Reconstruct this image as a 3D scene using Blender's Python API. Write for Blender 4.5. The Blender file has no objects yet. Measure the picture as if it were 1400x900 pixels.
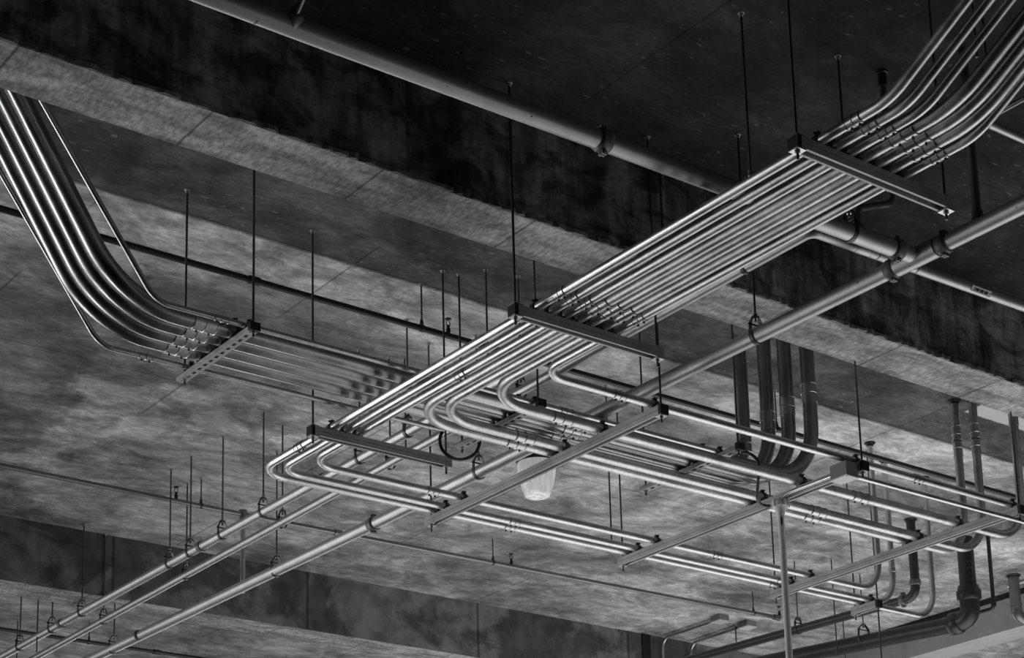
import bpy, math, random
from mathutils import Vector, Matrix

random.seed(7)
scene = bpy.context.scene
COL = scene.collection

# ------------------------------------------------------------------ camera
# axes: X runs along the concrete beams, Y along the conduit rack, Z up; camera at the origin
cam_data = bpy.data.cameras.new('camera')
cam_data.sensor_width = 36.0
cam_data.sensor_fit = 'HORIZONTAL'
cam_data.lens = 36.0 * 2615.05 / 1400.0
cam_data.shift_x = (700.0 - 723.48) / 1400.0
cam_data.shift_y = (974.86 - 450.0) / 1400.0
cam_data.clip_start = 0.05
cam_data.clip_end = 200
cam = bpy.data.objects.new('camera', cam_data)
COL.objects.link(cam)
cr = Vector((0.79474876, -0.60633097, -0.02715083))
cd = Vector((0.11558876, 0.1951202, -0.97394422))
cf = Vector((0.59583022, 0.77090263, 0.22515658))
m3 = Matrix((cr, -cd, -cf)).transposed()
cam.matrix_world = m3.to_4x4()
scene.camera = cam

# ------------------------------------------------------------------ world, light, exposure
scene.view_settings.view_transform = 'Standard'
scene.view_settings.look = 'None'
scene.view_settings.gamma = 1.0
scene.view_settings.use_curve_mapping = False
scene.view_settings.exposure = -0.14
scene.cycles.use_denoising = True
scene.cycles.max_bounces = 8
scene.cycles.sample_clamp_indirect = 6.0

WORLD_STRENGTH = 0.004
world = bpy.data.worlds.new('garage_air')
scene.world = world
world.use_nodes = True
bgn = world.node_tree.nodes['Background']
bgn.inputs[0].default_value = (1, 1, 1, 1)
bgn.inputs[1].default_value = WORLD_STRENGTH


def area_light(name, loc, target, sx, sy, watts, spread=180):
    d = bpy.data.lights.new(name, 'AREA')
    d.shape = 'RECTANGLE'
    d.size = sx
    d.size_y = sy
    d.energy = watts
    d.spread = math.radians(spread)
    o = bpy.data.objects.new(name, d)
    COL.objects.link(o)
    o.location = loc
    o.rotation_euler = (Vector(target) - Vector(loc)).to_track_quat('-Z', 'Y').to_euler()
    return o


# unseen lights added: floor-level fills, low side lights standing in for daylight
area_light('floor_bounce_fill', (11.2, 7.3, -1.40), (11.2, 7.3, 4.0), 8.0, 8.0, 360)
area_light('near_floor_fill', (7.4, 1.3, -1.40), (7.0, 1.6, 4.0), 4.8, 5.0, 56)
area_light('left_floor_fill', (1.0, 12.0, -1.30), (4.35, 6.2, 3.1), 4.5, 3.4, 34, 64)
area_light('far_daylight', (14.0, 25.5, 0.7), (4.8, 7.5, 3.1), 14.0, 3.4, 130, 90)
area_light('left_daylight', (-7.0, 17.4, 1.2), (4.2, 6.2, 2.9), 7.5, 4.0, 84, 60)
area_light('far_left_daylight', (-0.5, 20.5, 1.0), (4.8, 9.5, 3.0), 6.0, 3.6, 14, 70)

# ------------------------------------------------------------------ materials
class NB:
    """tiny node builder"""
    def __init__(self, name):
        self.m = bpy.data.materials.new(name)
        self.m.use_nodes = True
        self.t = self.m.node_tree
        self.b = self.t.nodes['Principled BSDF']
        tc = self.t.nodes.new('ShaderNodeTexCoord')
        self.co = tc.outputs['Object']
        self.sep = None

    def _in(self, sock, v):
        if hasattr(v, 'links'):
            self.t.links.new(v, sock)
        else:
            sock.default_value = v

    def math(self, op, a, b=0.0, c=None, clamp=False):
        n = self.t.nodes.new('ShaderNodeMath')
        n.operation = op
        n.use_clamp = clamp
        self._in(n.inputs[0], a)
        self._in(n.inputs[1], b)
        if c is not None:
            self._in(n.inputs[2], c)
        return n.outputs[0]

    def add(self, a, b): return self.math('ADD', a, b)
    def mul(self, a, b): return self.math('MULTIPLY', a, b)
    def sub(self, a, b): return self.math('SUBTRACT', a, b)

    def xyz(self, i):
        if self.sep is None:
            self.sep = self.t.nodes.new('ShaderNodeSeparateXYZ')
            self.t.links.new(self.co, self.sep.inputs[0])
        return self.sep.outputs[i]

    def noise(self, scale, detail=4.0, stretch=(1, 1, 1), rough=0.55, off=(0, 0, 0), dist=0.0):
        mp = self.t.nodes.new('ShaderNodeMapping')
        mp.inputs['Scale'].default_value = stretch
        mp.inputs['Location'].default_value = off
        self.t.links.new(self.co, mp.inputs['Vector'])
        n = self.t.nodes.new('ShaderNodeTexNoise')
        n.inputs['Scale'].default_value = scale
        n.inputs['Detail'].default_value = detail
        n.inputs['Roughness'].default_value = rough
        n.inputs['Distortion'].default_value = dist
        self.t.links.new(mp.outputs[0], n.inputs['Vector'])
        return n.outputs['Fac']

    def ramp(self, v, lo, hi, a=0.0, b=1.0):
        n = self.t.nodes.new('ShaderNodeMapRange')
        n.clamp = True
        n.interpolation_type = 'SMOOTHSTEP'
        self._in(n.inputs['Value'], v)
        n.inputs['From Min'].default_value = lo
        n.inputs['From Max'].default_value = hi
        n.inputs['To Min'].default_value = a
        n.inputs['To Max'].default_value = b
        return n.outputs[0]

    def line(self, v, at, half, soft):
        d = self.math('ABSOLUTE', self.sub(v, at))
        return self.ramp(d, half, half + soft, 1.0, 0.0)

    def lines(self, v, offset, period, half, soft):
        d = self.math('PINGPONG', self.sub(v, offset), period / 2)
        return self.ramp(d, half, half + soft, 1.0, 0.0)

    def mix(self, f, a, b):
        return self.add(self.mul(self.sub(1.0, f), a), self.mul(f, b))

    def grey(self, v):
        n = self.t.nodes.new('ShaderNodeCombineColor')
        for i in range(3):
            self._in(n.inputs[i], v)
        return n.outputs[0]

    def bump(self, h, strength=0.3, dist=0.02):
        n = self.t.nodes.new('ShaderNodeBump')
        n.inputs['Strength'].default_value = strength
        n.inputs['Distance'].default_value = dist
        self.t.links.new(h, n.inputs['Height'])
        self.t.links.new(n.outputs[0], self.b.inputs['Normal'])

    def done(self, base, rough=0.5, metallic=0.0, spec=0.5):
        if hasattr(base, 'links'):
            self.t.links.new(self.grey(base), self.b.inputs['Base Color'])
        else:
            self.b.inputs['Base Color'].default_value = (base, base, base, 1)
        self._in(self.b.inputs['Roughness'], rough)
        self.b.inputs['Metallic'].default_value = metallic
        self.b.inputs['Specular IOR Level'].default_value = spec
        return self.m


def mat_slab():
    n = NB('slab_concrete')
    x, y = n.xyz(0), n.xyz(1)
    wob = n.add(n.mul(n.sub(n.noise(2.0, 2), 0.5), 0.03), n.mul(n.sub(n.noise(26, 3), 0.5), 0.02))
    yy = n.add(y, wob)
    big = n.noise(0.8, 5, (1, 1.2, 1), 0.6, dist=0.8)
    mid = n.noise(2.6, 7, (1, 1.4, 1), 0.66, (3, 1, 0), 0.9)
    fine = n.noise(20, 5, (1, 2.0, 1), 0.75)
    grain = n.noise(90, 3, (1, 1.4, 1), 0.7)
    streak = n.noise(7, 6, (0.8, 1.7, 1), 0.7, (5, 2, 1), 0.6)
    v = n.mul(n.ramp(big, 0.32, 0.68, 0.55, 1.30), n.ramp(mid, 0.33, 0.67, 0.58, 1.30))
    v = n.mul(v, n.ramp(fine, 0.28, 0.72, 0.74, 1.20))
    v = n.mul(v, n.ramp(grain, 0.3, 0.7, 0.88, 1.10))
    v = n.mul(v, n.ramp(streak, 0.33, 0.68, 0.74, 1.16))
    v = n.mul(v, n.mix(n.ramp(n.noise(1.5, 6, (1, 1, 1), 0.68, (6, 6, 1), 0.5), 0.53, 0.56), 1.0, 0.78))
    v = n.mul(v, n.mix(n.ramp(n.noise(55, 2, (1, 1.6, 1), 0.5, (1, 1, 4)), 0.66, 0.72), 1.0, 0.6))
    v = n.add(v, n.mul(n.ramp(n.noise(30, 4, (1, 2.2, 1), 0.7, (7, 1, 4)), 0.66, 0.74), 0.05))
    # pale patch in the far bay, light falloff to the left painted in
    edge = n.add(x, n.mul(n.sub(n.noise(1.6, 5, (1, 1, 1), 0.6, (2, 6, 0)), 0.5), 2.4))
    lit_patch = n.ramp(edge, 4.05, 4.25)
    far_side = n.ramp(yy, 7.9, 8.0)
    v = n.mul(v, n.mix(far_side, 1.0, n.mix(lit_patch, 0.58, 1.16)))
    v = n.mul(v, n.mix(n.mul(n.ramp(yy, 7.40, 7.50), n.ramp(yy, 7.75, 7.95, 1.0, 0.0)), 1.0, 0.72))
    # dark-formed strip next to the beam, the pale strip beyond it
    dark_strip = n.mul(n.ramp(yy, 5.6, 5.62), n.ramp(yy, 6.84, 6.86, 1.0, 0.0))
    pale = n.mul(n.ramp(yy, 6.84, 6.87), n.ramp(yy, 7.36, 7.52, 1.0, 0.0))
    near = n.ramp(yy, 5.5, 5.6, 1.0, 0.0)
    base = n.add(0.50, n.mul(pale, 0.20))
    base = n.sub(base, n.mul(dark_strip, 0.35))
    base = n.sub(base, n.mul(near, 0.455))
    base = n.add(base, n.mul(n.mul(n.line(x, 4.28, 0.07, 0.01), pale), 0.10))
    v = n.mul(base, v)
    # blotches of damp
    damp = n.ramp(n.noise(1.7, 5, (1, 1, 1), 0.6, (9, 4, 0), 1.0), 0.52, 0.66)
    v = n.mul(v, n.mix(damp, 1.0, 0.70))
    # paint flecks on the dark strip and the near bay
    fl = n.ramp(n.noise(17, 3, (1, 2.2, 1), 0.5, (2, 8, 0)), 0.64, 0.70)
    fl = n.mul(fl, n.ramp(n.noise(2.2, 2, (1, 1, 1), 0.5, (7, 7, 0)), 0.44, 0.58))
    v = n.add(v, n.mul(n.mul(fl, n.add(dark_strip, n.mul(near, 0.6))), 0.16))
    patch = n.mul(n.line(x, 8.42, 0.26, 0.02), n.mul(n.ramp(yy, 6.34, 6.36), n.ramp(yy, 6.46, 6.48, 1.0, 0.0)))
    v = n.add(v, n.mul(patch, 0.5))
    # form joints
    j = n.mul(n.lines(x, 4.35, 1.22, 0.002, 0.006), n.ramp(n.noise(1.3, 2, (1, 1, 1), 0.5, (3, 3, 3)), 0.42, 0.55))
    j = n.math('MAXIMUM', j, n.line(yy, 6.85, 0.006, 0.018))
    j = n.math('MAXIMUM', j, n.mul(n.line(yy, 8.5, 0.003, 0.008), 0.5))
    v = n.mul(v, n.mix(j, 1.0, 0.45))
    n.bump(n.add(mid, n.mul(fine, 0.4)), 0.25, 0.01)
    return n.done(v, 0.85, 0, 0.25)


def mat_beam_face():
    n = NB('beam_side_concrete')
    x, z = n.xyz(0), n.xyz(2)
    drip = n.noise(11, 5, (1, 1, 0.18), 0.65)
    mott = n.noise(4.0, 6, (1, 1, 1.4), 0.65, (2, 3, 1), 0.7)
    fine = n.noise(38, 4, (0.5, 1, 1.4), 0.7)
    v = n.mul(n.ramp(drip, 0.34, 0.68, 0.4, 1.4), n.ramp(mott, 0.36, 0.64, 0.3, 1.6))
    v = n.mul(v, n.ramp(fine, 0.28, 0.75, 0.7, 1.25))
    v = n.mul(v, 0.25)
    j = n.lines(x, 2.25, 1.43, 0.002, 0.006)
    v = n.mul(v, n.mix(j, 1.0, 0.6))
    n.bump(n.add(mott, n.mul(fine, 0.4)), 0.3, 0.01)
    return n.done(v, 0.85, 0, 0.25)


def mat_soffit():
    n = NB('beam_soffit_concrete')
    x = n.xyz(0)
    mott = n.noise(5.0, 6, (0.6, 2.0, 1), 0.66, (1, 5, 2), 0.5)
    fine = n.noise(40, 4, (1.6, 0.6, 1), 0.7)
    stain = n.ramp(n.noise(3.0, 4, (1, 1.6, 1), 0.6, (8, 1, 0)), 0.55, 0.68)
    v = n.mul(n.ramp(mott, 0.34, 0.66, 0.52, 1.3), n.ramp(fine, 0.3, 0.7, 0.62, 1.28))
    v = n.mul(v, n.mix(stain, 1.0, 0.72))
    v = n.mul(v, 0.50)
    j = n.lines(x, 2.15, 0.71, 0.002, 0.006)
    v = n.mul(v, n.mix(j, 1.0, 0.4))
    n.bump(n.add(mott, n.mul(fine, 0.4)), 0.3, 0.01)
    return n.done(v, 0.85, 0, 0.25)


def mat_far_beam():
    n = NB('far_beam_concrete')
    x = n.xyz(0)
    blot = n.noise(1.0, 6, (1, 1, 1.6), 0.62, (4, 1, 2), 0.6)
    mott = n.noise(6.0, 5, (1, 1, 1), 0.65)
    v = n.mul(n.mix(n.ramp(blot, 0.46, 0.53), 1.25, 0.6), n.ramp(mott, 0.3, 0.7, 0.6, 1.3))
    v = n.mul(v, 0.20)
    j = n.lines(x, 5.14, 1.46, 0.004, 0.012)
    v = n.mul(v, n.mix(j, 1.0, 0.45))
    n.bump(mott, 0.2, 0.01)
    return n.done(v, 0.85, 0, 0.25)


def mat_painted():
    n = NB('painted_girder_concrete')
    y = n.xyz(1)
    a = n.noise(3, 5, (1, 0.8, 2.0))
    b = n.noise(26, 4)
    drip = n.ramp(n.noise(9, 3, (1, 1, 0.15), 0.5, (2, 2, 2)), 0.60, 0.70)
    v = n.mul(n.ramp(a, 0.3, 0.7, 0.9, 1.06), n.ramp(b, 0.3, 0.7, 0.94, 1.04))
    v = n.mul(v, n.mix(drip, 1.0, 0.86))
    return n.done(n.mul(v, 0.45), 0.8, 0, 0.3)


def mat_floor():
    n = NB('garage_floor_concrete')
    a = n.noise(0.8, 5)
    return n.done(n.ramp(a, 0.3, 0.7, 0.10, 0.16), 0.7)


def mat_metal(name, base, rough, var=0.15, metallic=1.0):
    n = NB(name)
    a = n.noise(7, 5, (1, 1, 1), 0.6)
    b = n.noise(60, 3, (1, 1, 1), 0.6)
    v = n.mul(n.ramp(a, 0.3, 0.7, 1 - var, 1 + var), n.ramp(b, 0.3, 0.7, 1 - var * .5, 1 + var * .5))
    r = n.mul(n.ramp(a, 0.3, 0.7, 0.85, 1.2), rough)
    return n.done(n.mul(v, base), r, metallic)


def mat_paint(name, base, rough, speckle=0.0, var=0.08, metallic=0.0):
    n = NB(name)
    a = n.noise(9, 5)
    v = n.mul(n.ramp(a, 0.3, 0.7, 1 - var, 1 + var), base)
    if speckle:
        s = n.ramp(n.noise(48, 2, (1, 1, 1), 0.4), 0.72, 0.75)
        s = n.mul(s, n.ramp(n.noise(3, 2, (1, 1, 1), 0.5, (4, 4, 4)), 0.42, 0.52))
        v = n.mul(v, n.mix(s, 1.0, 1.0 - speckle))
    return n.done(v, rough, metallic)


def mat_glass():
    n = NB('prismatic_lamp_glass')
    wv = n.noise(26, 3, (1.6, 1.6, 0.25))
    n.b.inputs['Emission Color'].default_value = (1, 1, 1, 1)
    n.b.inputs['Emission Strength'].default_value = 0.26
    n.b.inputs['Transmission Weight'].default_value = 0.35
    return n.done(n.ramp(wv, 0.35, 0.65, 0.45, 0.9), 0.22)


M = {
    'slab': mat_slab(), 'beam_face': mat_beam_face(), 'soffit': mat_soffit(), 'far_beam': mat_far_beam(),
    'girder': mat_painted(), 'floor': mat_floor(),
    'conduit': mat_metal('galvanised_conduit', 0.60, 0.38),
    'conduit_big': mat_metal('smooth_galvanised_conduit', 0.40, 0.33, 0.15),
    'conduit_mid': mat_metal('dull_galvanised_conduit', 0.56, 0.40, 0.22),
    'coupling': mat_metal('bright_coupling_metal', 0.52, 0.36),
    'strut': mat_metal('galvanised_strut', 0.48, 0.50, 0.12, 0.35),
    'rod': mat_metal('threaded_rod_steel', 0.16, 0.5),
    'clamp': mat_metal('dark_clamp_steel', 0.10, 0.45),
    'bolt': mat_metal('zinc_bolt', 0.55, 0.35),
    'main': mat_paint('grey_enamel_pipe', 0.50, 0.47, 0.85, 0.08, 0.8),
    'pipe': mat_paint('grey_pipe_paint', 0.48, 0.46, 0, 0.08, 0.85),
    'small': mat_paint('small_pipe_paint', 0.24, 0.38, 0, 0.1, 0.7),
    'dark': mat_paint('dark_pipe_paint', 0.04, 0.40),
    'drain': mat_paint('cast_drain_paint', 0.035, 0.40, 0, 0.2),
    'coupler': mat_paint('dark_coupling_paint', 0.16, 0.38),
    'pale': mat_paint('pale_fixture_paint', 0.85, 0.4),
    'box': mat_paint('grey_box_paint', 0.26, 0.5),
    'rubber': mat_paint('black_cable_jacket', 0.015, 0.4),
    'cap': mat_paint('black_plastic_cap', 0.012, 0.5),
    'grout': mat_paint('pale_grout_ring', 0.42, 0.9, 0, 0.3),
    'white': mat_paint('white_sticker', 0.75, 0.6),
    'stencil': mat_paint('black_stencil_paint', 0.012, 0.6),
    'lip': mat_paint('ragged_mortar', 0.28, 0.9, 0, 0.3),
    'glass': mat_glass(),
}

# ------------------------------------------------------------------ mesh helpers
def fillet(pts, rad, n=10):
    """polyline with rounded corners; rad is one radius or one per inner corner"""
    pts = [Vector(p) for p in pts]
    if not isinstance(rad, (list, tuple)):
        rad = [rad] * (len(pts) - 2)
    out = [pts[0]]
    for i in range(1, len(pts) - 1):
        a = (pts[i - 1] - pts[i]).normalized()
        b = (pts[i + 1] - pts[i]).normalized()
        ang = a.angle(b)
        if ang > math.pi - 1e-3 or rad[i - 1] <= 0:
            out.append(pts[i])
            continue
        t = rad[i - 1] / math.tan(ang / 2)
        c = pts[i] + (a + b).normalized() * (rad[i - 1] / math.sin(ang / 2))
        s = pts[i] + a * t - c
        e = pts[i] + b * t - c
        tot = s.angle(e)
        ax = s.cross(e).normalized()
        for k in range(n + 1):
            out.append(c + Matrix.Rotation(tot * k / n, 3, ax) @ s)
    out.append(pts[-1])
    return out


class MB:
    def __init__(self):
        self.v, self.f, self.s = [], [], []

    def quad_grid(self, rings, closed=True, smooth=True):
        b = len(self.v)
        n = len(rings[0])
        for r in rings:
            self.v += [tuple(p) for p in r]
        for i in range(len(rings) - 1):
            for j in range(n if closed else n - 1):
                k = (j + 1) % n
                self.f.append((b + i * n + j, b + i * n + k, b + (i + 1) * n + k, b + (i + 1) * n + j))
                self.s.append(smooth)
        return self

    def cap(self, ring, flip=False):
        b = len(self.v)
        self.v += [tuple(p) for p in ring]
        idx = list(range(b, b + len(ring)))
        self.f.append(tuple(reversed(idx)) if flip else tuple(idx))
        self.s.append(False)

    def tube(self, pts, r, seg=20, caps=True):
        pts = [Vector(p) for p in pts]
        rr = r if isinstance(r, (list, tuple)) else [r] * len(pts)
        rings = []
        t0 = (pts[1] - pts[0]).normalized()
        u = t0.orthogonal().normalized()
        for i, p in enumerate(pts):
            if i == 0:
                t = t0
            elif i == len(pts) - 1:
                t = (pts[-1] - pts[-2]).normalized()
            else:
                t = ((pts[i] - pts[i - 1]).normalized() + (pts[i + 1] - pts[i]).normalized()).normalized()
            u = (u - t * u.dot(t)).normalized()
            w = t.cross(u)
            rings.append([p + (u * math.cos(2 * math.pi * k / seg) + w * math.sin(2 * math.pi * k / seg)) * rr[i]
                          for k in range(seg)])
        self.quad_grid(rings)
        if caps:
            self.cap(rings[0], True)
            self.cap(rings[-1])
        return self

    def lathe(self, base, axis, prof, seg=24, smooth=True):
        """prof: (distance along axis, radius)"""
        base, axis = Vector(base), Vector(axis).normalized()
        u = axis.orthogonal().normalized()
        w = axis.cross(u)
        rings = []
        for h, r in prof:
            rings.append([base + axis * h + (u * math.cos(2 * math.pi * k / seg) + w * math.sin(2 * math.pi * k / seg)) * max(r, 1e-4)
                          for k in range(seg)])
        if smooth:
            self.quad_grid(rings)
        else:
            for a, b in zip(rings, rings[1:]):
                self.quad_grid([a, b])
        self.cap(rings[0], True)
        self.cap(rings[-1])
        return self

    def box(self, lo, hi, ax=None):
        """axis box, or with ax=(origin,u,v,w) in that frame"""
        o, u, v, w = ax or (Vector((0, 0, 0)), Vector((1, 0, 0)), Vector((0, 1, 0)), Vector((0, 0, 1)))
        P = [o + u * x + v * y + w * z for x in (lo[0], hi[0]) for y in (lo[1], hi[1]) for z in (lo[2], hi[2])]
        b = len(self.v)
        self.v += [tuple(p) for p in P]
        for q in ((0, 1, 3, 2), (4, 6, 7, 5), (0, 4, 5, 1), (2, 3, 7, 6), (0, 2, 6, 4), (1, 5, 7, 3)):
            self.f.append(tuple(b + i for i in q))
            self.s.append(False)
        return self

    def prism(self, poly, o, u, v, w, length):
        """closed 2-D outline in (u, v) at o pushed along w"""
        a = [o + u * p[0] + v * p[1] for p in poly]
        c = [p + w * length for p in a]
        for i in range(len(a)):
            k = (i + 1) % len(a)
            b = len(self.v)
            self.v += [tuple(a[i]), tuple(a[k]), tuple(c[k]), tuple(c[i])]
            self.f.append((b, b + 1, b + 2, b + 3))
            self.s.append(False)
        self.cap(a, True)
        self.cap(c)
        return self

    def band(self, path, c, u, v, w, width, th, smooth=True):
        """flat strap: 2-D path in the (u, v) plane round c, width along w"""
        P = [c + u * p[0] + v * p[1] for p in path]
        rings = []
        for i, p in enumerate(P):
            a = P[max(i - 1, 0)]
            b = P[min(i + 1, len(P) - 1)]
            t = (b - a).normalized()
            nrm = t.cross(w).normalized()
            rings.append([p - w * width / 2 - nrm * th / 2, p + w * width / 2 - nrm * th / 2,
                          p + w * width / 2 + nrm * th / 2, p - w * width / 2 + nrm * th / 2])
        self.quad_grid(rings, True, False)
        self.cap(rings[0], True)
        self.cap(rings[-1])
        return self

    def build(self, name, mat, parent=None):
        me = bpy.data.meshes.new(name)
        me.from_pydata(self.v, [], self.f)
        me.polygons.foreach_set('use_smooth', self.s)
        me.materials.append(M[mat])
        me.update()
        import bmesh
        bm = bmesh.new()
        bm.from_mesh(me)
        bmesh.ops.recalc_face_normals(bm, faces=bm.faces)
        bm.to_mesh(me)
        bm.free()
        o = bpy.data.objects.new(name, me)
        COL.objects.link(o)
        if parent:
            o.parent = parent
            o.matrix_parent_inverse = Matrix.Translation(-parent.location)
        return o


def tag(o, label, cat, group=None):
    o['label'] = label
    o['category'] = cat
    if group:
        o['group'] = group
    return o


def thing(name, label, cat, loc, group=None):
    o = bpy.data.objects.new(name, None)
    COL.objects.link(o)
    o.location = loc
    o.empty_display_size = 0.05
    return tag(o, label, cat, group)


def structure(o):
    o['kind'] = 'structure'
    return o


X, Y, Z = Vector((1, 0, 0)), Vector((0, 1, 0)), Vector((0, 0, 1))
H = 4.0                       # slab underside
BZ = 3.58                     # beam underside

# ------------------------------------------------------------------ the setting
structure(MB().box((-12, -10, -1.60), (30, 34, -1.50)).build('floor', 'floor'))
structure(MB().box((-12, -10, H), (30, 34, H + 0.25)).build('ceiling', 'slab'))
structure(MB().box((-12.2, -10, -1.5), (-12, 34, H)).build('shade_wall_left', 'floor'))  # unseen wall added to keep light off the near faces
structure(MB().box((-12, -10.2, -1.5), (30, -10, H)).build('shade_wall_back', 'floor'))  # likewise added out of view to darken the near side


def beam(name, y0, y1, x0, x1, face, under):
    b = MB().box((x0, y0, BZ + 0.002), (x1, y1, H)).build(name, face)
    structure(b)
    s = MB().box((x0, y0 + 0.0015, BZ), (x1, y1 - 0.0015, BZ + 0.003)).build(name.replace('beam', 'beam_soffit'), under)
    structure(s)


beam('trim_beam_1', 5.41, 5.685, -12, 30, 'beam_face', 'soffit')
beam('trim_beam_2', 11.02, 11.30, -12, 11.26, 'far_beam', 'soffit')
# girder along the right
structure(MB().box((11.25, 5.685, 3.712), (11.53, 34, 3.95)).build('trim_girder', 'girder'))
structure(MB().box((11.262, 5.685, 3.95), (11.52, 34, H)).build('trim_girder_shade_gap', 'cap'))  # shade of the recess above the girder put in as black
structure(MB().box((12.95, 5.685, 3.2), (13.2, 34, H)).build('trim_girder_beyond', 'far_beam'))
# ragged mortar lip along the lower near edge of the first beam
lip = MB()
nx = 420
rings = []
for i in range(nx + 1):
    x = 0.5 + 9.5 * i / nx
    a = 0.004 + 0.010 * random.random()
    h = 0.020 + 0.012 * random.random()
    if random.random() < 0.25:
        a *= 0.2
    rings.append([Vector((x, 5.412, BZ + 0.001)), Vector((x, 5.412 - a, BZ + 0.001 + 0.004 * random.random())),
                  Vector((x, 5.412 - a * 0.8, BZ + h * 0.8)), Vector((x, 5.412, BZ + h))])
lip.quad_grid(rings, True, False)
structure(lip.build('trim_mortar_lip', 'lip'))
# dark vertical joint where the far beam ends at the column
structure(MB().box((9.66, 11.008, 3.58), (9.745, 11.03, 3.995)).build('trim_column_joint', 'cap'))

# ------------------------------------------------------------------ conduit rack
def coupling(parent, c, axis, r, big):
    """set-screw coupling: sleeve with two raised rims and two screws underneath"""
    axis = Vector(axis).normalized()
    L = 0.10 if big else 0.062
    e = 0.0032 if big else 0.0026
    pr = [(-L / 2, r + 0.0005), (-L / 2, r + e * 1.3), (-L / 2 + 0.004, r + e * 1.3), (-L / 2 + 0.005, r + e * 0.7),
          (-0.004, r + e * 0.7), (-0.002, r + e * 1.5), (0.002, r + e * 1.5), (0.004, r + e * 0.7),
          (L / 2 - 0.005, r + e * 0.7), (L / 2 - 0.004, r + e * 1.3), (L / 2, r + e * 1.3), (L / 2, r + 0.0005)]
    o = MB().lathe(c, axis, pr, 28, False).build('coupling', 'coupling', parent)
    side = axis.cross(Z).normalized()
    if side.x + side.y > 0:
        side = -side
    d = (side * -0.25 - Z).normalized()
    for s in (-0.27, 0.27):
        MB().lathe(Vector(c) + axis * (s * L), d, [(r + e * .5, 0.0042), (r + e + 0.006, 0.0042), (r + e + 0.007, 0.003)], 8, False).build('screw', 'clamp', o)
    return o


def conduit(label, pts, rads, r, coups, group, mat='conduit', cat='conduit', big=None):
    o = MB().tube(fillet(pts, rads, 12), r, 24).build('electrical_conduit', mat)
    tag(o, label, cat, group)
    for c, ax in coups:
        coupling(o, Vector(c), Vector(ax), r, r > 0.018 if big is None else big)
    return o


ZT = 3.078                    # top of the rack's strut
RS, RB = 0.0174, 0.0232
ordw = ['first', 'second', 'third', 'fourth', 'fifth', 'sixth', 'seventh']
rack = [  # X in the rack, Y after the turn, radius, X of the riser, kink Y, bend radius
    (4.120, 7.330, RS, 8.790, 3.45, 0.16), (4.186, 7.255, RS, 8.350, 3.44, 0.13), (4.251, 7.103, RS, 8.060, 3.43, 0.16),
    (4.316, 6.395, RB, 7.972, 3.36, 0.26), (4.378, 6.317, RB, 8.030, 3.36, 0.25), (4.442, 6.050, RB, 8.026, 3.38, 0.27),
    (4.506, 5.700, RS, None, 3.44, 0.13)]
rack_label = [
    'thin bright conduit outermost at the upper left of the rack, turning last at lower left',
    'thin bright conduit second from the rack\'s outer edge, turning just inside the outermost one',
    'thin rack conduit with the tight turn nearest below the lower left strut',
    'thick rack conduit making the left one of the paired sharp turns at centre',
    'thick rack conduit making the right one of the paired sharp turns at centre',
    'thick rack conduit making the single wide turn above the paired turns at centre',
    'thin rack conduit turning first, just below the middle strut']
COUP_FAR = {0: (7.425, 5.57), 1: (7.41, 5.545), 2: (6.785, 4.945), 3: (6.772, 4.907), 4: (6.743, 4.897), 5: (6.761, 4.899), 6: (6.789, 4.931)}
for i, (cx, cy, r, rx, ky, br) in enumerate(rack):
    z = ZT + r
    k = math.radians(28.5)
    pts = [(cx, ky - 1.5 * math.cos(k), z + 1.5 * math.sin(k)), (cx, ky, z), (cx, cy, z)]
    rad = [0.26 if r == RS else 0.45, br]
    if rx:
        pts += [(rx, cy, z), (rx, cy, H - 0.002)]
        rad.append(0.17 if r == RS else 0.22)
    else:
        pts += [(9.6, cy, z)]
    cps = [((cx, 3.607, z) if False else (cx, ky + 0.15 if r == RS else ky + 0.21, z), Y), ((cx, 5.072, z), Y)]
    for xx in COUP_FAR[i]:
        cps.append(((xx, cy, z), X))
    if i in (3, 4):
        cps += [((rx, cy, 3.80), Z), ((rx, cy, 3.72), Z)]
    if i == 5:
        cps.append(((rx, cy, 3.80), Z))
    if i in (1, 2):
        cps.append(((rx, cy, 3.62 if i == 2 else 3.30), Z))
    if i == 2:
        cps.append(((cx, 5.885, z), Y))
    if i == 0:
        cps.append(((cx, 6.94, z), Y))
    co = conduit(rack_label[i], pts, rad, r, cps, 'conduits of the seven-conduit rack', 'conduit' if r == RS else 'conduit_mid')
    if rx:
        MB().lathe((rx, cy, H - 0.0005), -Z, [(0, r + 0.016), (0.005, r + 0.015), (0.008, r + 0.004), (0.022, r + 0.003)], 18).build('ceiling_collar', 'cap', co)

# ------------------------------------------------------------------ upper bundle of four thick conduits with a thin one on each side
PT = 3.165
RL = 0.0365
R1 = 0.0110
bundle = [(6.232, 6.646), (6.318, 6.574), (6.404, 6.518), (6.490, 6.428)]
blabel = ['thick conduit on the near side of the bundle, rising as its rightmost dark riser',
          'thick conduit second from the near side of the four-conduit bundle dropping from the upper left',
          'thick conduit third from the near side of the four-conduit bundle dropping from the upper left',
          'thick conduit on the far side of the bundle, rising as its leftmost dark riser']
k = math.radians(58.8)
bc = [3.309, 3.314, 3.313, 3.324]
for i, (by, rx) in enumerate(bundle):
    z = PT + RL
    L = (H - 0.004 - z) / math.sin(k)
    pts = [(2.92 - L * math.cos(k), by, z + L * math.sin(k)), (2.92, by, z), (rx, by, z), (rx, by, H - 0.002)]
    cps = [((bc[i] - 0.045, by, z), X), ((5.16, by, z), X), ((rx, by, (3.45, 3.56, 3.62, 3.68)[3 - i]), Z)]
    conduit(blabel[i], pts, [0.42, 0.30], RL, cps, 'thick conduits of the upper bundle', 'conduit_big')
k = math.radians(55)
z = PT + R1
L = (H - 0.004 - z) / math.sin(k)
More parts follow.
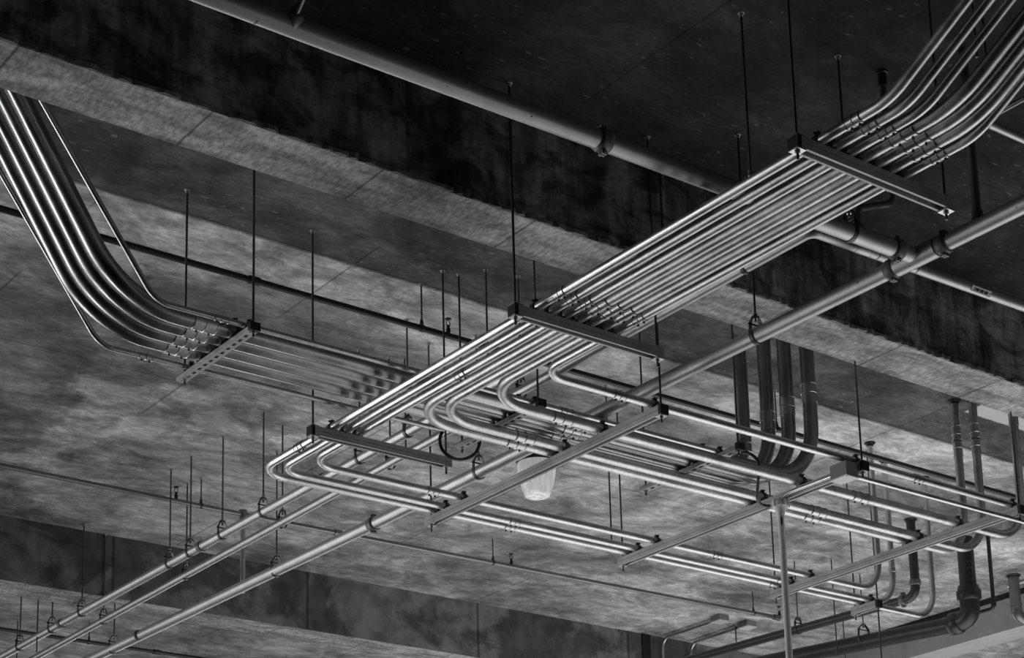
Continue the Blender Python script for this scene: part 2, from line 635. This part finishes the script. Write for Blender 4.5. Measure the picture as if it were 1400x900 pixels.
conduit('thin conduit along the near side of the thick upper bundle, ending at a perforated strut',
        [(3.0 - L * math.cos(k), 6.115, z + L * math.sin(k)), (3.0, 6.115, z), (5.96, 6.115, z)], [0.12], R1,
        [((3.28, 6.115, z), X), ((4.98, 6.115, z), X)], None)
conduit('thin conduit along the far side of the thick upper bundle, feeding the hanging cable loop',
        [(3.0 - L * math.cos(k), 6.60, z + L * math.sin(k)), (3.0, 6.60, z), (4.66, 6.60, z)], [0.12], R1,
        [((3.20, 6.60, z), X)], None)

# ------------------------------------------------------------------ strut trapezes
def rod_part(parent, x, y, z0, z1, r=0.0048, anchor=True, nuts=()):
    o = MB().tube([(x, y, z0), (x, y, z1)], r, 10).build('hanger_rod', 'rod', parent)
    if anchor:
        MB().lathe((x, y, H - 0.0005), -Z, [(0, 0.013), (0.002, 0.012), (0.003, 0.008), (0.012, 0.007)], 14, False).build('anchor', 'grout', o)
    for zz in nuts:
        MB().lathe((x, y, zz), Z, [(0, 0.010), (0.008, 0.010)], 6, False).build('nut', 'bolt', o)
    return o


def strut_profile(h):
    w, t, l = 0.0206, 0.0026, 0.009
    return [(-w, h), (w, h), (w, 0), (w - l, 0), (w - l, 0.006), (w - l + t, 0.006), (w - t, t), (w - t, h - t),
            (-w + t, h - t), (-w + t, t), (-w + l - t, 0.006), (-w + l, 0.006), (-w + l, 0), (-w, 0)]


def strap(parent, c, axis, r, zt):
    """clamp round a conduit: two halves with a bolted ear on top"""
    c, axis = Vector(c), Vector(axis)
    side = axis.cross(Z).normalized()
    path = [(-r - 0.004, zt - c.z)]
    for q in range(13):
        a = math.pi - math.pi * q / 12
        path.append(((r + 0.0025) * math.cos(a), (r + 0.0025) * math.sin(a)))
    path.append((r + 0.004, zt - c.z))
    o = MB().band(path, c, side, Z, axis, 0.020, 0.003).build('conduit_strap', 'clamp', parent)
    b = MB().box((-0.009, -0.007, r), (0.009, 0.007, r + 0.016), (c, axis, side, Z))
    b.tube([c + Z * (r + 0.010) - side * 0.017, c + Z * (r + 0.010) + side * 0.017], 0.0042, 8)
    b.build('strap_bolt', 'clamp', o)
    return o


def trapeze(label, p0, p1, rods, straps, ztop=ZT, cap_end=True, group=None):
    """back to back strut hung on rods; p0 is the end with the black cap"""
    p0, p1 = Vector((*p0, ztop)), Vector((*p1, ztop))
    d = (p1 - p0)
    L = d.length
    d.normalize()
    side = d.cross(Z)
    root = thing('trapeze_hanger', label, 'strut hanger', ((p0 + p1) / 2 - Z * 0.042)[:], group)
    h = 0.0197
    MB().prism(strut_profile(h), p0 - Z * 0.0412, side, Z, d, L).build('strut_channel', 'strut', root)
    MB().prism([(a, -b) for a, b in strut_profile(h)], p0, side, Z, d, L).build('strut_channel', 'strut', root)
    if cap_end:
        MB().box((-0.003, -0.0225, -0.0430), (0.014, 0.0225, 0.0015), (p0, d, side, Z)).build('end_cap', 'cap', root)
    for rx, ry, top in rods:
        rd = rod_part(root, rx, ry, ztop - 0.075, top, anchor=top > H - 0.01, nuts=(ztop + 0.004, ztop - 0.056))
        MB().box((-0.02, -0.02, -0.0465), (0.02, 0.02, -0.0415), (Vector((rx, ry, ztop)), X, Y, Z)).build('square_washer', 'bolt', rd)
        MB().box((-0.02, -0.02, 0.0003), (0.02, 0.02, 0.004), (Vector((rx, ry, ztop)), X, Y, Z)).build('square_washer', 'bolt', rd)
    for c, ax, r in straps:
        strap(root, c, ax, r, ztop)
    return root


G = 'plain double strut hangers'
yb = [(a[0], a[2]) for a in rack]
for yy, idx, lab in ((6.672, (0, 1, 2), 'long strut hanger crossing under the rack nearest its lower left turns'),
                     (5.222, range(7), 'long strut hanger crossing under the middle of the seven-conduit rack'),
                     (3.756, range(7), 'long strut hanger under the upper right end of the seven-conduit rack')):
    trapeze(lab, (4.008, yy), (4.742, yy), [(4.024, yy, H - 0.001), (4.722, yy, H - 0.001)],
            [((rack[i][0], yy, ZT + rack[i][1 + 1]), Y, rack[i][2]) for i in idx], group=G)
for xx, idx, lab in ((5.128, range(7), 'diagonal strut hanger in front of the white glass lamp'),
                     (6.362, range(7), 'diagonal strut hanger carrying the square junction box and the pale pendant stem'),
                     (7.494, range(7), 'rightmost diagonal strut hanger, in front of the dark risers')):
    trapeze(lab, (xx, 5.642), (xx, 7.405), [(xx, 5.662, H - 0.001), (xx, 7.380, H - 0.001)],
            [((xx, rack[i][1], ZT + rack[i][2]), X, rack[i][2]) for i in idx], group=G)
tz = trapeze('short strut hanger under two thin conduits at the lower right', (8.145, 7.19), (8.145, 7.398),
             [(8.145, 7.380, H - 0.001)],
             [((8.145, rack[i][1], ZT + rack[i][2]), X, rack[i][2]) for i in (0, 1)], group=G)
rod_part(tz, 8.145, 7.205, 2.2, H - 0.001, nuts=(ZT + 0.004, ZT - 0.056))


def slotted(label, x, y0, y1, rods, straps, group):
    """shallow perforated strut along Y, slots in its underside"""
    root = thing('slotted_strut_hanger', label, 'strut hanger', (x, (y0 + y1) / 2, PT - 0.022), group)
    m = MB()
    w, h, t = 0.0206, 0.0206, 0.0026
    for s in (-1, 1):
        m.box((x + s * w - (t if s > 0 else 0), y0, PT - h), (x + s * w + (t if s < 0 else 0), y1, PT))
        m.box((x + s * w - (0.009 if s > 0 else 0), y0, PT - t), (x + s * w + (0.009 if s < 0 else 0), y1, PT))
        m.box((x + s * 0.0075 - (0 if s > 0 else 0.011), y0, PT - h), (x + s * 0.0075 + (0.011 if s > 0 else 0), y1, PT - h + t))
    n = int((y1 - y0) / 0.0475)
    st = (y1 - y0) / n
    for i in range(n + 1):
        c = y0 + i * st
        m.box((x - 0.0078, max(y0, c - 0.011), PT - h), (x + 0.0078, min(y1, c + 0.011), PT - h + t))
    m.build('slotted_channel', 'strut', root)
    MB().box((x - 0.0225, y0 - 0.003, PT - 0.0225), (x + 0.0225, y0 + 0.018, PT + 0.0115)).build('end_cap', 'cap', root)
    for ry in rods:
        rd = rod_part(root, x, ry, PT - 0.046, H - 0.001, nuts=(PT + 0.002, PT - 0.030))
    for c, r in straps:
        strap(root, (x, c, PT + r), X, r, PT)
    return root


sl = [(b[0], RL) for b in bundle] + [(6.115, R1)]
GS = 'perforated strut hangers of the upper bundle'
slotted('perforated strut hanger under the bundle below its turn at the left', 3.402, 6.07, 6.69, (6.085, 6.655), sl + [(6.60, R1)], GS)
slotted('perforated strut hanger partly hidden behind the paired sharp turns at centre', 4.805, 6.065, 6.685, (6.092, 6.66), sl, GS)
slotted('perforated strut hanger at the right end of the bundle, before the thick risers', 5.895, 5.972, 6.67, (5.990, 6.645), sl, GS)

# ------------------------------------------------------------------ round fittings and hangers
def clevis(label, x, y, z, r, ax, top=H - 0.001, anchor=True, group='clevis pipe hangers'):
    """rod, pear-shaped strap and cross bolt round a pipe at (x, y, z)"""
    root = thing('clevis_hanger', label, 'pipe hanger', (x, y, z), group)
    side = Vector(ax).cross(Z)
    c = Vector((x, y, z))
    hh = r + 0.055
    rod_part(root, x, y, z + r + 0.030, top, 0.0046, anchor, nuts=(z + hh + 0.002, z + hh - 0.012))
    p = [(-0.012, hh), (-r * 0.75 - 0.006, r + 0.022)]
    for q in range(15):
        a = math.pi * (1.0 - 0.08) + (math.pi * 1.16) * q / 14
        p.append(((r + 0.003) * math.cos(a), (r + 0.003) * math.sin(a)))
    p += [(r * 0.75 + 0.006, r + 0.022), (0.012, hh), (-0.012, hh)]
    MB().band(p, c, side, Z, Vector(ax), 0.018, 0.003).build('clevis_strap', 'clamp', root)
    MB().tube([c + side * (-r * .85 - 0.014) + Z * (r + 0.014), c + side * (r * .85 + 0.014) + Z * (r + 0.014)], 0.004, 8).build('cross_bolt', 'clamp', root)
    return root


def groove_coupling(parent, c, axis, r, width=0.048, mat='coupler', lug_dir=-1):
    c, axis = Vector(c), Vector(axis).normalized()
    o = MB().lathe(c, axis, [(-width / 2, r), (-width / 2, r + 0.005), (-width / 4, r + 0.0085), (width / 4, r + 0.0085), (width / 2, r + 0.005), (width / 2, r)], 30).build('grooved_coupling', mat, parent)
    side = axis.cross(Z).normalized()
    for s in (1, -1):
        d = (Z * s)
        b = MB()
        b.box((-0.011, -0.011, r + 0.004), (0.011, -0.002, r + 0.019), (c, axis, side, d))
        b.box((-0.011, 0.002, r + 0.004), (0.011, 0.011, r + 0.019), (c, axis, side, d))
        b.tube([c + d * (r + 0.013) - side * 0.019, c + d * (r + 0.013) + side * 0.019], 0.0045, 8)
        b.build('bolt_lug', 'coupler', o)
    return o


def collar(parent, c, axis, r, width, e=0.004, mat='coupler'):
    return MB().lathe(Vector(c), Vector(axis), [(-width / 2, r), (-width / 2, r + e), (width / 2, r + e), (width / 2, r)], 24, False).build('pipe_collar', mat, parent)


# main pipes
MR = 0.0325
MZ = 3.275
big = MB().tube([(5.292, 2.7, MZ), (5.289, 4.384, MZ), (5.261, 8.108, MZ), (5.188, 11.9, MZ)], MR, 32).build('sprinkler_main_pipe', 'main')
tag(big, 'long thick grey pipe running from the right edge to the bottom left, with a tee', 'pipe')
groove_coupling(big, (5.261, 8.108, MZ), (-0.0075, 1, 0), MR)
groove_coupling(big, (5.287, 4.482, MZ), Y, MR)
groove_coupling(big, (5.289, 4.229, MZ), Y, MR)
collar(big, (5.287, 4.358, MZ), Y, MR, 0.20, 0.006, 'main')
collar(big, (5.199, 10.748, MZ), Y, MR, 0.012, 0.002)
a1 = MB().tube([(0.9, 4.401, MZ), (2.7, 4.394, MZ), (5.246, 4.360, MZ)], MR + 0.001, 32).build('cross_main_pipe', 'main')
tag(a1, 'thick pale speckled pipe crossing the top of the picture down to the tee', 'pipe')
groove_coupling(a1, (3.759, 4.380, MZ), X, MR)
groove_coupling(a1, (5.173, 4.361, MZ), X, MR)
collar(a1, (2.460, 4.396, MZ), X, MR, 0.006, 0.0015)
MB().lathe((2.573, 4.389, MZ), (0.0, -0.75, 0.66), [(0, 0.030), (0.034, 0.029), (0.036, 0.020)], 18).build('branch_socket', 'main', a1)
MB().tube([(2.573, 4.369, MZ + 0.02), (2.578, 3.5, MZ + 0.70)], 0.0135, 16).build('branch_pipe', 'small', a1)
MB().lathe((4.992, 4.370, MZ), (0, 0.25, 1.0), [(0, 0.028), (0.040, 0.026), (0.043, 0.018)], 18).build('branch_socket', 'main', a1)

drop = MB().tube(fillet([(5.15, 4.345, H - 0.001), (5.15, 4.345, 3.45), (4.995, 4.383, 3.40), (4.993, 4.382, MZ + 0.045)], [0.035, 0.03], 8), 0.0135, 16).build('drop_pipe', 'small')
tag(drop, 'thin dark drop pipe behind the top right strut, elbowing to the speckled pipe', 'pipe')
MB().lathe((5.15, 4.345, H - 0.001), -Z, [(0, 0.024), (0.006, 0.023), (0.010, 0.017), (0.06, 0.017), (0.064, 0.0135)], 16, False).build('ceiling_flange', 'dark', drop)
collar(drop, (5.15, 4.345, 3.52), Z, 0.0135, 0.03, 0.005, 'small')
ris = MB().tube([(5.289, 4.066, MZ + 0.032), (5.289, 4.066, H - 0.001)], 0.0165, 16).build('riser_pipe', 'small')
tag(ris, 'thin dark upright pipe rising from the thick grey pipe at the right edge', 'pipe')
collar(ris, (5.289, 4.066, MZ + 0.047), Z, 0.0165, 0.03, 0.005, 'small')
o = MB().tube([(5.46, 4.14, 3.80), (8.6, 4.11, 3.80)], 0.0165, 16).build('branch_line_pipe', 'pipe')
tag(o, 'short stretch of pale pipe at the right edge behind the rising conduits', 'pipe')
o = MB().tube([(5.47, 4.12, 3.80), (5.47, 2.9, 3.80)], 0.0105, 14).build('branch_line_pipe', 'small')
tag(o, 'thin pale pipe end at the right edge above the short pale pipe', 'pipe')

# two pipes at the left
PZ = 3.415
p1 = MB().tube([(4.88, 5.6, PZ), (4.88, 12.4, PZ)], 0.0255, 28).build('water_pipe', 'pipe')
tag(p1, 'upper of the two slim grey pipes running down to the bottom left corner', 'pipe', 'slim pipes to the bottom left')
for yy in (9.314, 11.21, 8.0):
    collar(p1, (4.88, yy, PZ), Y, 0.0255, 0.03, 0.006)
p2 = MB().tube(fillet([(5.238, 4.622, PZ), (5.008, 4.627, PZ), (5.016, 5.2, PZ), (5.085, 12.4, PZ)], [0.035, 0], 8), 0.0220, 28).build('water_pipe', 'pipe')
tag(p2, 'lower of the two slim grey pipes running down to the bottom left corner', 'pipe', 'slim pipes to the bottom left')
MB().box((-0.045, -0.010, 0.0215), (0.045, 0.010, 0.0227), (Vector((5.068, 9.05, PZ)), Y, Vector((-0.7, 0, 0.71)), Vector((-0.71, 0, -0.7)))).build('sticker', 'white', p2)
p1b = MB().tube([(5.24, 4.622, PZ), (8.2, 4.55, PZ)], 0.0225, 28).build('water_pipe', 'main')
tag(p1b, 'pale slim pipe running to the right edge just below the thick speckled pipe', 'pipe')
for xx in (5.36, 5.58):
    collar(p1b, (xx, 4.622 - 0.025 * (xx - 5.24), PZ), X, 0.0225, 0.005, 0.001)
collar(p1b, (6.30, 4.597, PZ), X, 0.0225, 0.005, 0.001)
ax = (Vector((5.95, 4.605, PZ)), X, Vector((0, 0.6, -0.8)), Vector((0, -0.8, -0.6)))
MB().box((-0.06, -0.012, 0.0210), (0.06, 0.012, 0.0232), ax).build('sticker', 'white', p1b)
sm = MB()
for q in range(9):
    sm.box((-0.045 + q * 0.009, -0.006, 0.0231), (-0.040 + q * 0.009 + 0.003 * (q % 3), 0.006, 0.0236), ax)
sm.build('sticker_bars', 'stencil', p1b)

# sprinkler branch lines close to the slab
def head(parent, x, y, z):
    m = MB()
    m.lathe((x, y, z), Z, [(0, 0.011), (0.025, 0.011), (0.027, 0.008), (0.042, 0.008)], 12, False)
    for s in (-1, 1):
        m.tube([(x + s * 0.008, y, z + 0.040), (x + s * 0.012, y, z + 0.055), (x + s * 0.003, y, z + 0.072)], 0.0022, 6)
    m.lathe((x, y, z + 0.072), Z, [(0, 0.005), (0.002, 0.017), (0.004, 0.017), (0.005, 0.004)], 14, False)
    m.build('sprinkler_head', 'cap', parent)


def ring_hanger(parent, x, y, z, r):
    rd = rod_part(parent, x, y, z + r + 0.022, H - 0.001, 0.0042)
    p = [(0.0, r + 0.030)]
    for q in range(17):
        a = math.pi * 0.62 + 2 * math.pi * 0.88 * q / 16
        p.append(((r + 0.002) * math.cos(a), (r + 0.002) * math.sin(a)))
    p.append((0.0, r + 0.030))
    MB().band(p, Vector((x, y, z)), Y, Z, X, 0.014, 0.002).build('ring_strap', 'clamp', rd)


SZ, SR = 3.775, 0.0150
s1 = MB().tube([(-2, 6.842, SZ), (13, 6.842, SZ)], SR, 20).build('sprinkler_branch_pipe', 'dark')
tag(s1, 'dark thin sprinkler pipe near the slab running behind the upper bundle across the picture', 'pipe')
collar(s1, (3.827, 6.842, SZ), X, SR, 0.05, 0.005, 'dark')
for xx in (4.869, 7.30):
    head(s1, xx, 6.842, SZ + SR - 0.004)
for xx in (4.718, 7.03):
    ring_hanger(s1, xx, 6.842, SZ, SR)
TZ = 3.825
s2 = MB().tube([(-2, 9.74, TZ), (5.5, 9.745, TZ), (9.84, 9.665, TZ)], SR, 20).build('sprinkler_branch_pipe', 'small')
tag(s2, 'thin sprinkler pipe near the slab in the lower left, ending by the pale stem', 'pipe')
collar(s2, (6.05, 9.735, TZ), X, SR, 0.05, 0.005, 'small')
collar(s2, (9.81, 9.666, TZ), X, SR, 0.06, 0.006, 'small')
for xx in (4.935, 7.39, 9.84):
    head(s2, xx, 9.742 if xx < 6 else 9.71 if xx < 8 else 9.665, TZ + SR - 0.004)
for xx in (5.10, 7.24, 9.58):
    ring_hanger(s2, xx, 9.742 if xx < 6 else 9.712 if xx < 8 else 9.672, TZ, SR)
o = MB().tube([(5.385, 9.745, TZ - 0.016), (5.385, 9.745, 3.33)], 0.0155, 16).build('drop_pipe', 'pipe')
tag(o, 'short upright pipe from the lower sprinkler line down behind the long thick grey pipe', 'pipe')
MB().lathe((5.385, 9.745, TZ - 0.035), Z, [(0, 0.022), (0.02, 0.022), (0.035, 0.026), (0.06, 0.026)], 16, False).build('tee_fitting', 'small', o)
s3 = MB().tube([(-2, 12.93, 3.835), (11.2, 12.97, 3.835)], SR, 20).build('sprinkler_branch_pipe', 'dark')
tag(s3, 'dark thin sprinkler pipe in the farthest bay at the bottom left corner', 'pipe')
collar(s3, (6.42, 12.955, 3.835), X, SR, 0.06, 0.006, 'dark')
ring_hanger(s3, 5.86, 12.953, 3.835, SR)

# clevis hangers
cl = [
    (4.88, 9.066, PZ, 0.0255, 'hanger on the upper slim pipe on the lone rod right of the sprinkler head'),
    (4.88, 9.448, PZ, 0.0255, 'hanger on the upper slim pipe, second up from the far beam'),
    (4.88, 9.703, PZ, 0.0255, 'hanger on the upper slim pipe standing behind it beside the sprinkler head rod'),
    (4.88, 10.906, PZ, 0.0255, 'hanger on the upper slim pipe in front of the far beam side'),
    (4.88, 11.363, PZ, 0.0255, 'hanger on the upper slim pipe beside its dark collar at the bottom left'),
    (4.88, 11.885, PZ, 0.0255, 'hanger on the upper slim pipe farthest down in the bottom left corner'),
    (4.88, 7.206, PZ, 0.0255, 'hanger on the upper slim pipe seen above the long end of the lower left strut'),
    (4.88, 7.640, PZ, 0.0255, 'hanger on the upper slim pipe just below the lower left strut'),
    (4.88, 8.608, PZ, 0.0255, 'hanger on the upper slim pipe left of the outermost conduit turn'),
    (4.88, 6.55, PZ, 0.0255, 'hanger on the upper slim pipe behind the rack left of the middle strut'),
    (4.88, 5.33, PZ, 0.0255, 'hanger on the upper slim pipe behind the rack right of the middle strut'),
    (5.066, 8.724, PZ, 0.0220, 'hanger on the lower slim pipe below the outermost conduit turn'),
    (5.068, 9.858, PZ, 0.0220, 'hanger on the lower slim pipe in front of the far beam side'),
    (5.077, 11.01, PZ, 0.0220, 'hanger on the lower slim pipe below the far beam'),
    (5.055, 7.63, PZ, 0.0220, 'hanger on the lower slim pipe just below the lower left strut'),
    (5.045, 6.52, PZ, 0.0220, 'hanger on the lower slim pipe inside the wide conduit turn at centre'),
    (5.014, 5.00, PZ, 0.0220, 'hanger on the lower slim pipe behind the rack, below the top right strut'),
    (5.282, 5.226, MZ, MR, 'hanger on the long thick pipe in front of the beam underside'),
    (5.270, 7.168, MZ, MR, 'hanger on the long thick pipe left of the white glass lamp'),
    (5.247, 9.100, MZ, MR, 'hanger on the long thick pipe below the lower slim pipe'),
    (5.208, 11.128, MZ, MR, 'hanger on the long thick pipe at the bottom left'),
]
for x, y, z, r, lab in cl:
    clevis(lab, x, y, z, r, Y)
clevis('hanger on the speckled pipe just left of the top right strut', 4.435, 4.371, MZ, MR, X)
clevis('hanger on the speckled pipe behind the rack, beside the thin drop pipe', 4.93, 4.366, MZ, MR, X)

# ------------------------------------------------------------------ risers and drains at the right
def flange(parent, x, y, r, mat='cap'):
    m = MB().lathe((x, y, H - 0.0005), -Z, [(0, r + 0.013), (0.006, r + 0.012), (0.008, r + 0.004), (0.02, r + 0.003)], 18)
    return m.build('ceiling_collar', mat, parent)


sd = MB().tube(fillet([(9.33, 7.92, H - 0.001), (9.33, 7.92, 3.47), (9.33, 10.98, 3.565)], [0.075], 10), 0.030, 24).build('drain_pipe', 'dark')
tag(sd, 'slim dark drain pipe dropping to an elbow and running off at the bottom right', 'pipe')
flange(sd, 9.33, 7.92, 0.03)
groove_coupling(sd, (9.33, 7.92, 3.565), Z, 0.030, 0.04)
groove_coupling(sd, (9.33, 8.03, 3.475), Y, 0.030, 0.04)
LX = 9.95
LY = 7.99
ld = MB().tube([(LX, LY, H - 0.001), (LX, LY, 3.66)], 0.056, 32).build('soil_drain_pipe', 'drain')
tag(ld, 'thick dark drain with a heavy elbow at the lower right, running off along the bottom', 'pipe')
MB().tube([(LX, LY + 0.12, 3.425), (LX, 10.96, 3.64)], 0.056, 32).build('horizontal_run', 'drain', ld)
el = MB().tube(fillet([(LX, LY, 3.66), (LX, LY, 3.43), (LX, LY + 0.16, 3.44)], [0.075], 14), 0.066, 32)
el.lathe((LX, LY, 3.60), Z, [(-0.045, 0.066), (-0.03, 0.082), (0.02, 0.084), (0.035, 0.074), (0.06, 0.070), (0.065, 0.058)], 32)
el.lathe((LX, LY + 0.13, 3.430), (0, 1, 0.05), [(-0.05, 0.066), (-0.03, 0.078), (0.03, 0.078), (0.04, 0.058)], 32)
el.build('elbow', 'drain', ld)
stn = MB()
sax = (Vector((LX, LY, 3.80)), Vector((0.79, -0.61, 0)), Z, Vector((-0.61, -0.79, 0)))
for q, zz in enumerate((-0.10, -0.065, -0.02, 0.025, 0.06)):
    stn.box((-0.012, zz, 0.0545), (-0.006, zz + 0.026, 0.0575), sax)
    stn.box((0.012, zz + 0.003, 0.0545), (0.018, zz + 0.026, 0.0575), sax)
    stn.box((-0.012, zz + (0.011 if q % 2 else 0.02), 0.0545), (0.018, zz + (0.016 if q % 2 else 0.025), 0.0575), sax)
stn.build('stencil_mark', 'stencil', ld)
clevis('hanger on the slim dark drain at the lower right', 9.33, 8.99, 3.503, 0.030, Y)
clevis('hanger on the thick dark drain at the lower right', LX, 8.95, 3.510, 0.056, Y)

vd = MB().tube(fillet([(10.05, 7.87, H - 0.001), (10.05, 7.87, 3.49), (10.05, 9.2, 3.50)], [0.03], 6), 0.0135, 14).build('vent_pipe', 'dark')
tag(vd, 'thin dark upright pipe right of the thick drain, elbowing behind it', 'pipe')
collar(vd, (10.05, 7.87, 3.52), Z, 0.0135, 0.03, 0.005, 'dark')
rd_ = MB().tube(fillet([(10.94, 8.37, H - 0.001), (10.94, 8.37, 3.68), (11.9, 8.2, 3.60)], [0.08], 10), 0.040, 24).build('roof_drain_pipe', 'small')
tag(rd_, 'grey upright pipe bending off at the right edge, lower right', 'pipe')
collar(rd_, (10.94, 8.37, 3.775), Z, 0.040, 0.02, 0.004, 'small')
flange(rd_, 10.94, 8.37, 0.04)

o = MB().tube([(11.1, 8.55, 3.985), (11.1, 8.0, 3.985)], 0.01, 10).build('electrical_conduit', 'pale')
tag(o, 'short pale conduit on the slab beside the grey pipe at the lower right edge', 'conduit')

# ------------------------------------------------------------------ junction box, its conduit, cables, pendant, lamp
bx = thing('junction_box', 'square grey junction box on the near end of the middle diagonal strut', 'junction box', (6.295, 5.715, 3.0))
MB().box((6.258, 5.667, 3.002), (6.336, 5.768, 3.071)).build('box_body', 'box', bx)
MB().box((6.255, 5.664, 2.997), (6.338, 5.771, 3.0025)).build('box_cover', 'pale', bx)
for px_, py_ in ((6.264, 5.674), (6.330, 5.760)):
    MB().lathe((px_, py_, 2.9972), -Z, [(0, 0.005), (0.003, 0.004)], 10).build('screw', 'bolt', bx)
conduit('thin straight conduit from the square junction box to the right edge',
        [(6.340, 5.687, 3.014), (7.75, 5.677, 3.012)], [], 0.0120, [((7.60, 5.678, 3.0122), X)], None, big=False)
conduit('thin conduit lying along the strut between the square junction box and the black cable',
        [(6.322, 5.772, 3.050), (6.322, 6.10, 3.054), (6.322, 6.20, 3.026)], [0.0], 0.008, [], None, big=False)


def cable(label, pts, r, mat='rubber'):
    # smooth curve through the points
    P = [Vector(p) for p in pts]
    out = []
    for i in range(len(P) - 1):
        a, b = P[max(i - 1, 0)], P[i]
        c, d = P[i + 1], P[min(i + 2, len(P) - 1)]
        for k in range(8):
            t = k / 8
            out.append(0.5 * ((2 * b) + (c - a) * t + (2 * a - 5 * b + 4 * c - d) * t * t + (3 * b - a - 3 * c + d) * t ** 3))
    out.append(P[-1])
    return tag(MB().tube(out, r, 12).build('flexible_cable', mat), label, 'cable')


cable('black flexible cable looping down below the paired conduit turns at centre',
      [(4.66, 6.60, 3.176), (4.640, 6.60, 3.135), (4.652, 6.60, 3.083), (4.710, 6.60, 3.054), (4.775, 6.60, 3.064), (4.84, 6.60, 3.112), (4.862, 6.60, 3.19), (4.83, 6.61, 3.26)], 0.0078)
cable('black flexible cable from the right end of the bundle to the strut carrying the box',
      [(5.96, 6.115, 3.176), (6.03, 6.09, 3.196), (6.09, 6.08, 3.178), (6.12, 6.09, 3.14), (6.20, 6.19, 3.04), (6.265, 6.235, 3.026), (6.312, 6.225, 3.022), (6.322, 6.20, 3.026)], 0.0075)

pn = thing('pendant_fixture', 'pale upright stem with a round fluted hub hanging below the middle diagonal strut', 'pendant', (6.318, 6.15, 3.0))
MB().lathe((6.310, 6.15, 3.028), -Z, [(0, 0.036), (0.004, 0.042), (0.030, 0.042), (0.034, 0.036), (0.050, 0.026), (0.062, 0.021), (0.075, 0.019)], 28).build('hub', 'pale', pn)
for q in range(10):
    a = 2 * math.pi * q / 10
    MB().box((-0.004, -0.0045, -0.036), (0.0055, 0.0045, -0.002), (Vector((6.310 + 0.0405 * math.cos(a), 6.15 + 0.0405 * math.sin(a), 3.028)), Vector((math.cos(a), math.sin(a), 0)), Vector((-math.sin(a), math.cos(a), 0)), Z)).build('rib', 'pale', pn)
MB().tube([(6.310, 6.15, 2.965), (6.310, 6.15, 1.9)], 0.0165, 20).build('stem', 'pale', pn)
MB().box((-0.004, 0.0160, -0.04), (0.004, 0.0172, 0.0), (Vector((6.310, 6.15, 2.94)), Vector((0.79, -0.61, 0)), Vector((-0.61, -0.79, 0)), Z)).build('set_screw', 'cap', pn)

lp = thing('pendant_lamp', 'white ribbed glass lamp hanging behind the diagonal strut at centre', 'lamp', (6.01, 7.65, 3.43))
lc = Vector((6.01, 7.65, 0))
MB().lathe(lc + Z * 3.448, Z, [(0, 0.066), (0.004, 0.072), (0.06, 0.090), (0.12, 0.101), (0.17, 0.106), (0.178, 0.102)], 40).build('glass_shade', 'glass', lp)
MB().lathe(lc + Z * 3.622, Z, [(0, 0.109), (0.016, 0.111), (0.02, 0.085), (0.05, 0.07), (0.13, 0.06), (0.15, 0.03)], 32).build('ballast_housing', 'cap', lp)
MB().tube([lc + Z * 3.76, lc + Z * (H - 0.001)], 0.012, 12).build('lamp_stem', 'dark', lp)
MB().lathe(lc + Z * 3.438, Z, [(0, 0.066), (0.009, 0.070)], 36, False).build('glass_rim', 'glass', lp)

# two slab boxes with conduits that drop down the far beam
for q, (xx, yy, lab) in enumerate(((9.845, 10.31, 'left one of two small square boxes on the slab, with its bent conduit'),
                                   (10.145, 10.32, 'right one of two small square boxes on the slab, with its bent conduit'))):
    b = thing('ceiling_box', lab, 'junction box', (xx, yy, 3.95), 'slab boxes at the bottom')
    MB().box((xx - 0.05, yy - 0.05, 3.955), (xx + 0.05, yy + 0.05, 3.9995)).build('box_body', 'box', b)
    MB().box((xx - 0.053, yy - 0.053, 3.948), (xx + 0.053, yy + 0.053, 3.9555)).build('box_cover', 'white', b)
    MB().tube(fillet([(xx, yy + 0.05, 3.978), (xx, 10.98, 3.978), (xx, 10.98, 3.2)], [0.09], 8), 0.0125, 16).build('bent_conduit', 'conduit', b)
    MB().lathe((xx, yy + 0.05, 3.978), Y, [(0, 0.018), (0.03, 0.018), (0.031, 0.0135)], 12, False).build('connector', 'bolt', b)
    if q:
        rod_part(b, xx - 0.02, yy + 0.11, 3.86, H - 0.001, 0.006)

# loose rods left hanging from the slab
for x, y, z0, lab in ((5.40, 13.2, 3.30, 'loose rod hanging from the slab in the bottom left corner'),
                      (4.86, 11.55, 3.30, 'loose rod passing behind the upper slim pipe at the bottom left'),
                      (5.13, 7.6, 3.5, 'short loose rod behind the right end of the upper bundle, near the centre'),
                      (6.22, 7.30, 3.135, 'loose rod left of the strut rod at lower centre'),
                      (9.50, 8.80, 3.30, 'loose rod hanging beside the thick drain hanger'),
                      (4.70, 3.56, 3.50, 'left one of two loose rods behind the rising conduits at the top right'),
                      (4.735, 3.55, 3.50, 'right one of two loose rods behind the rising conduits at the top right'),
                      (10.58, 9.72, 3.55, 'short loose rod behind the thick drain at the bottom right')):
    t = thing('loose_rod', lab, 'rod', (x, y, z0))
    rod_part(t, x, y, z0, H - 0.001, 0.0046)
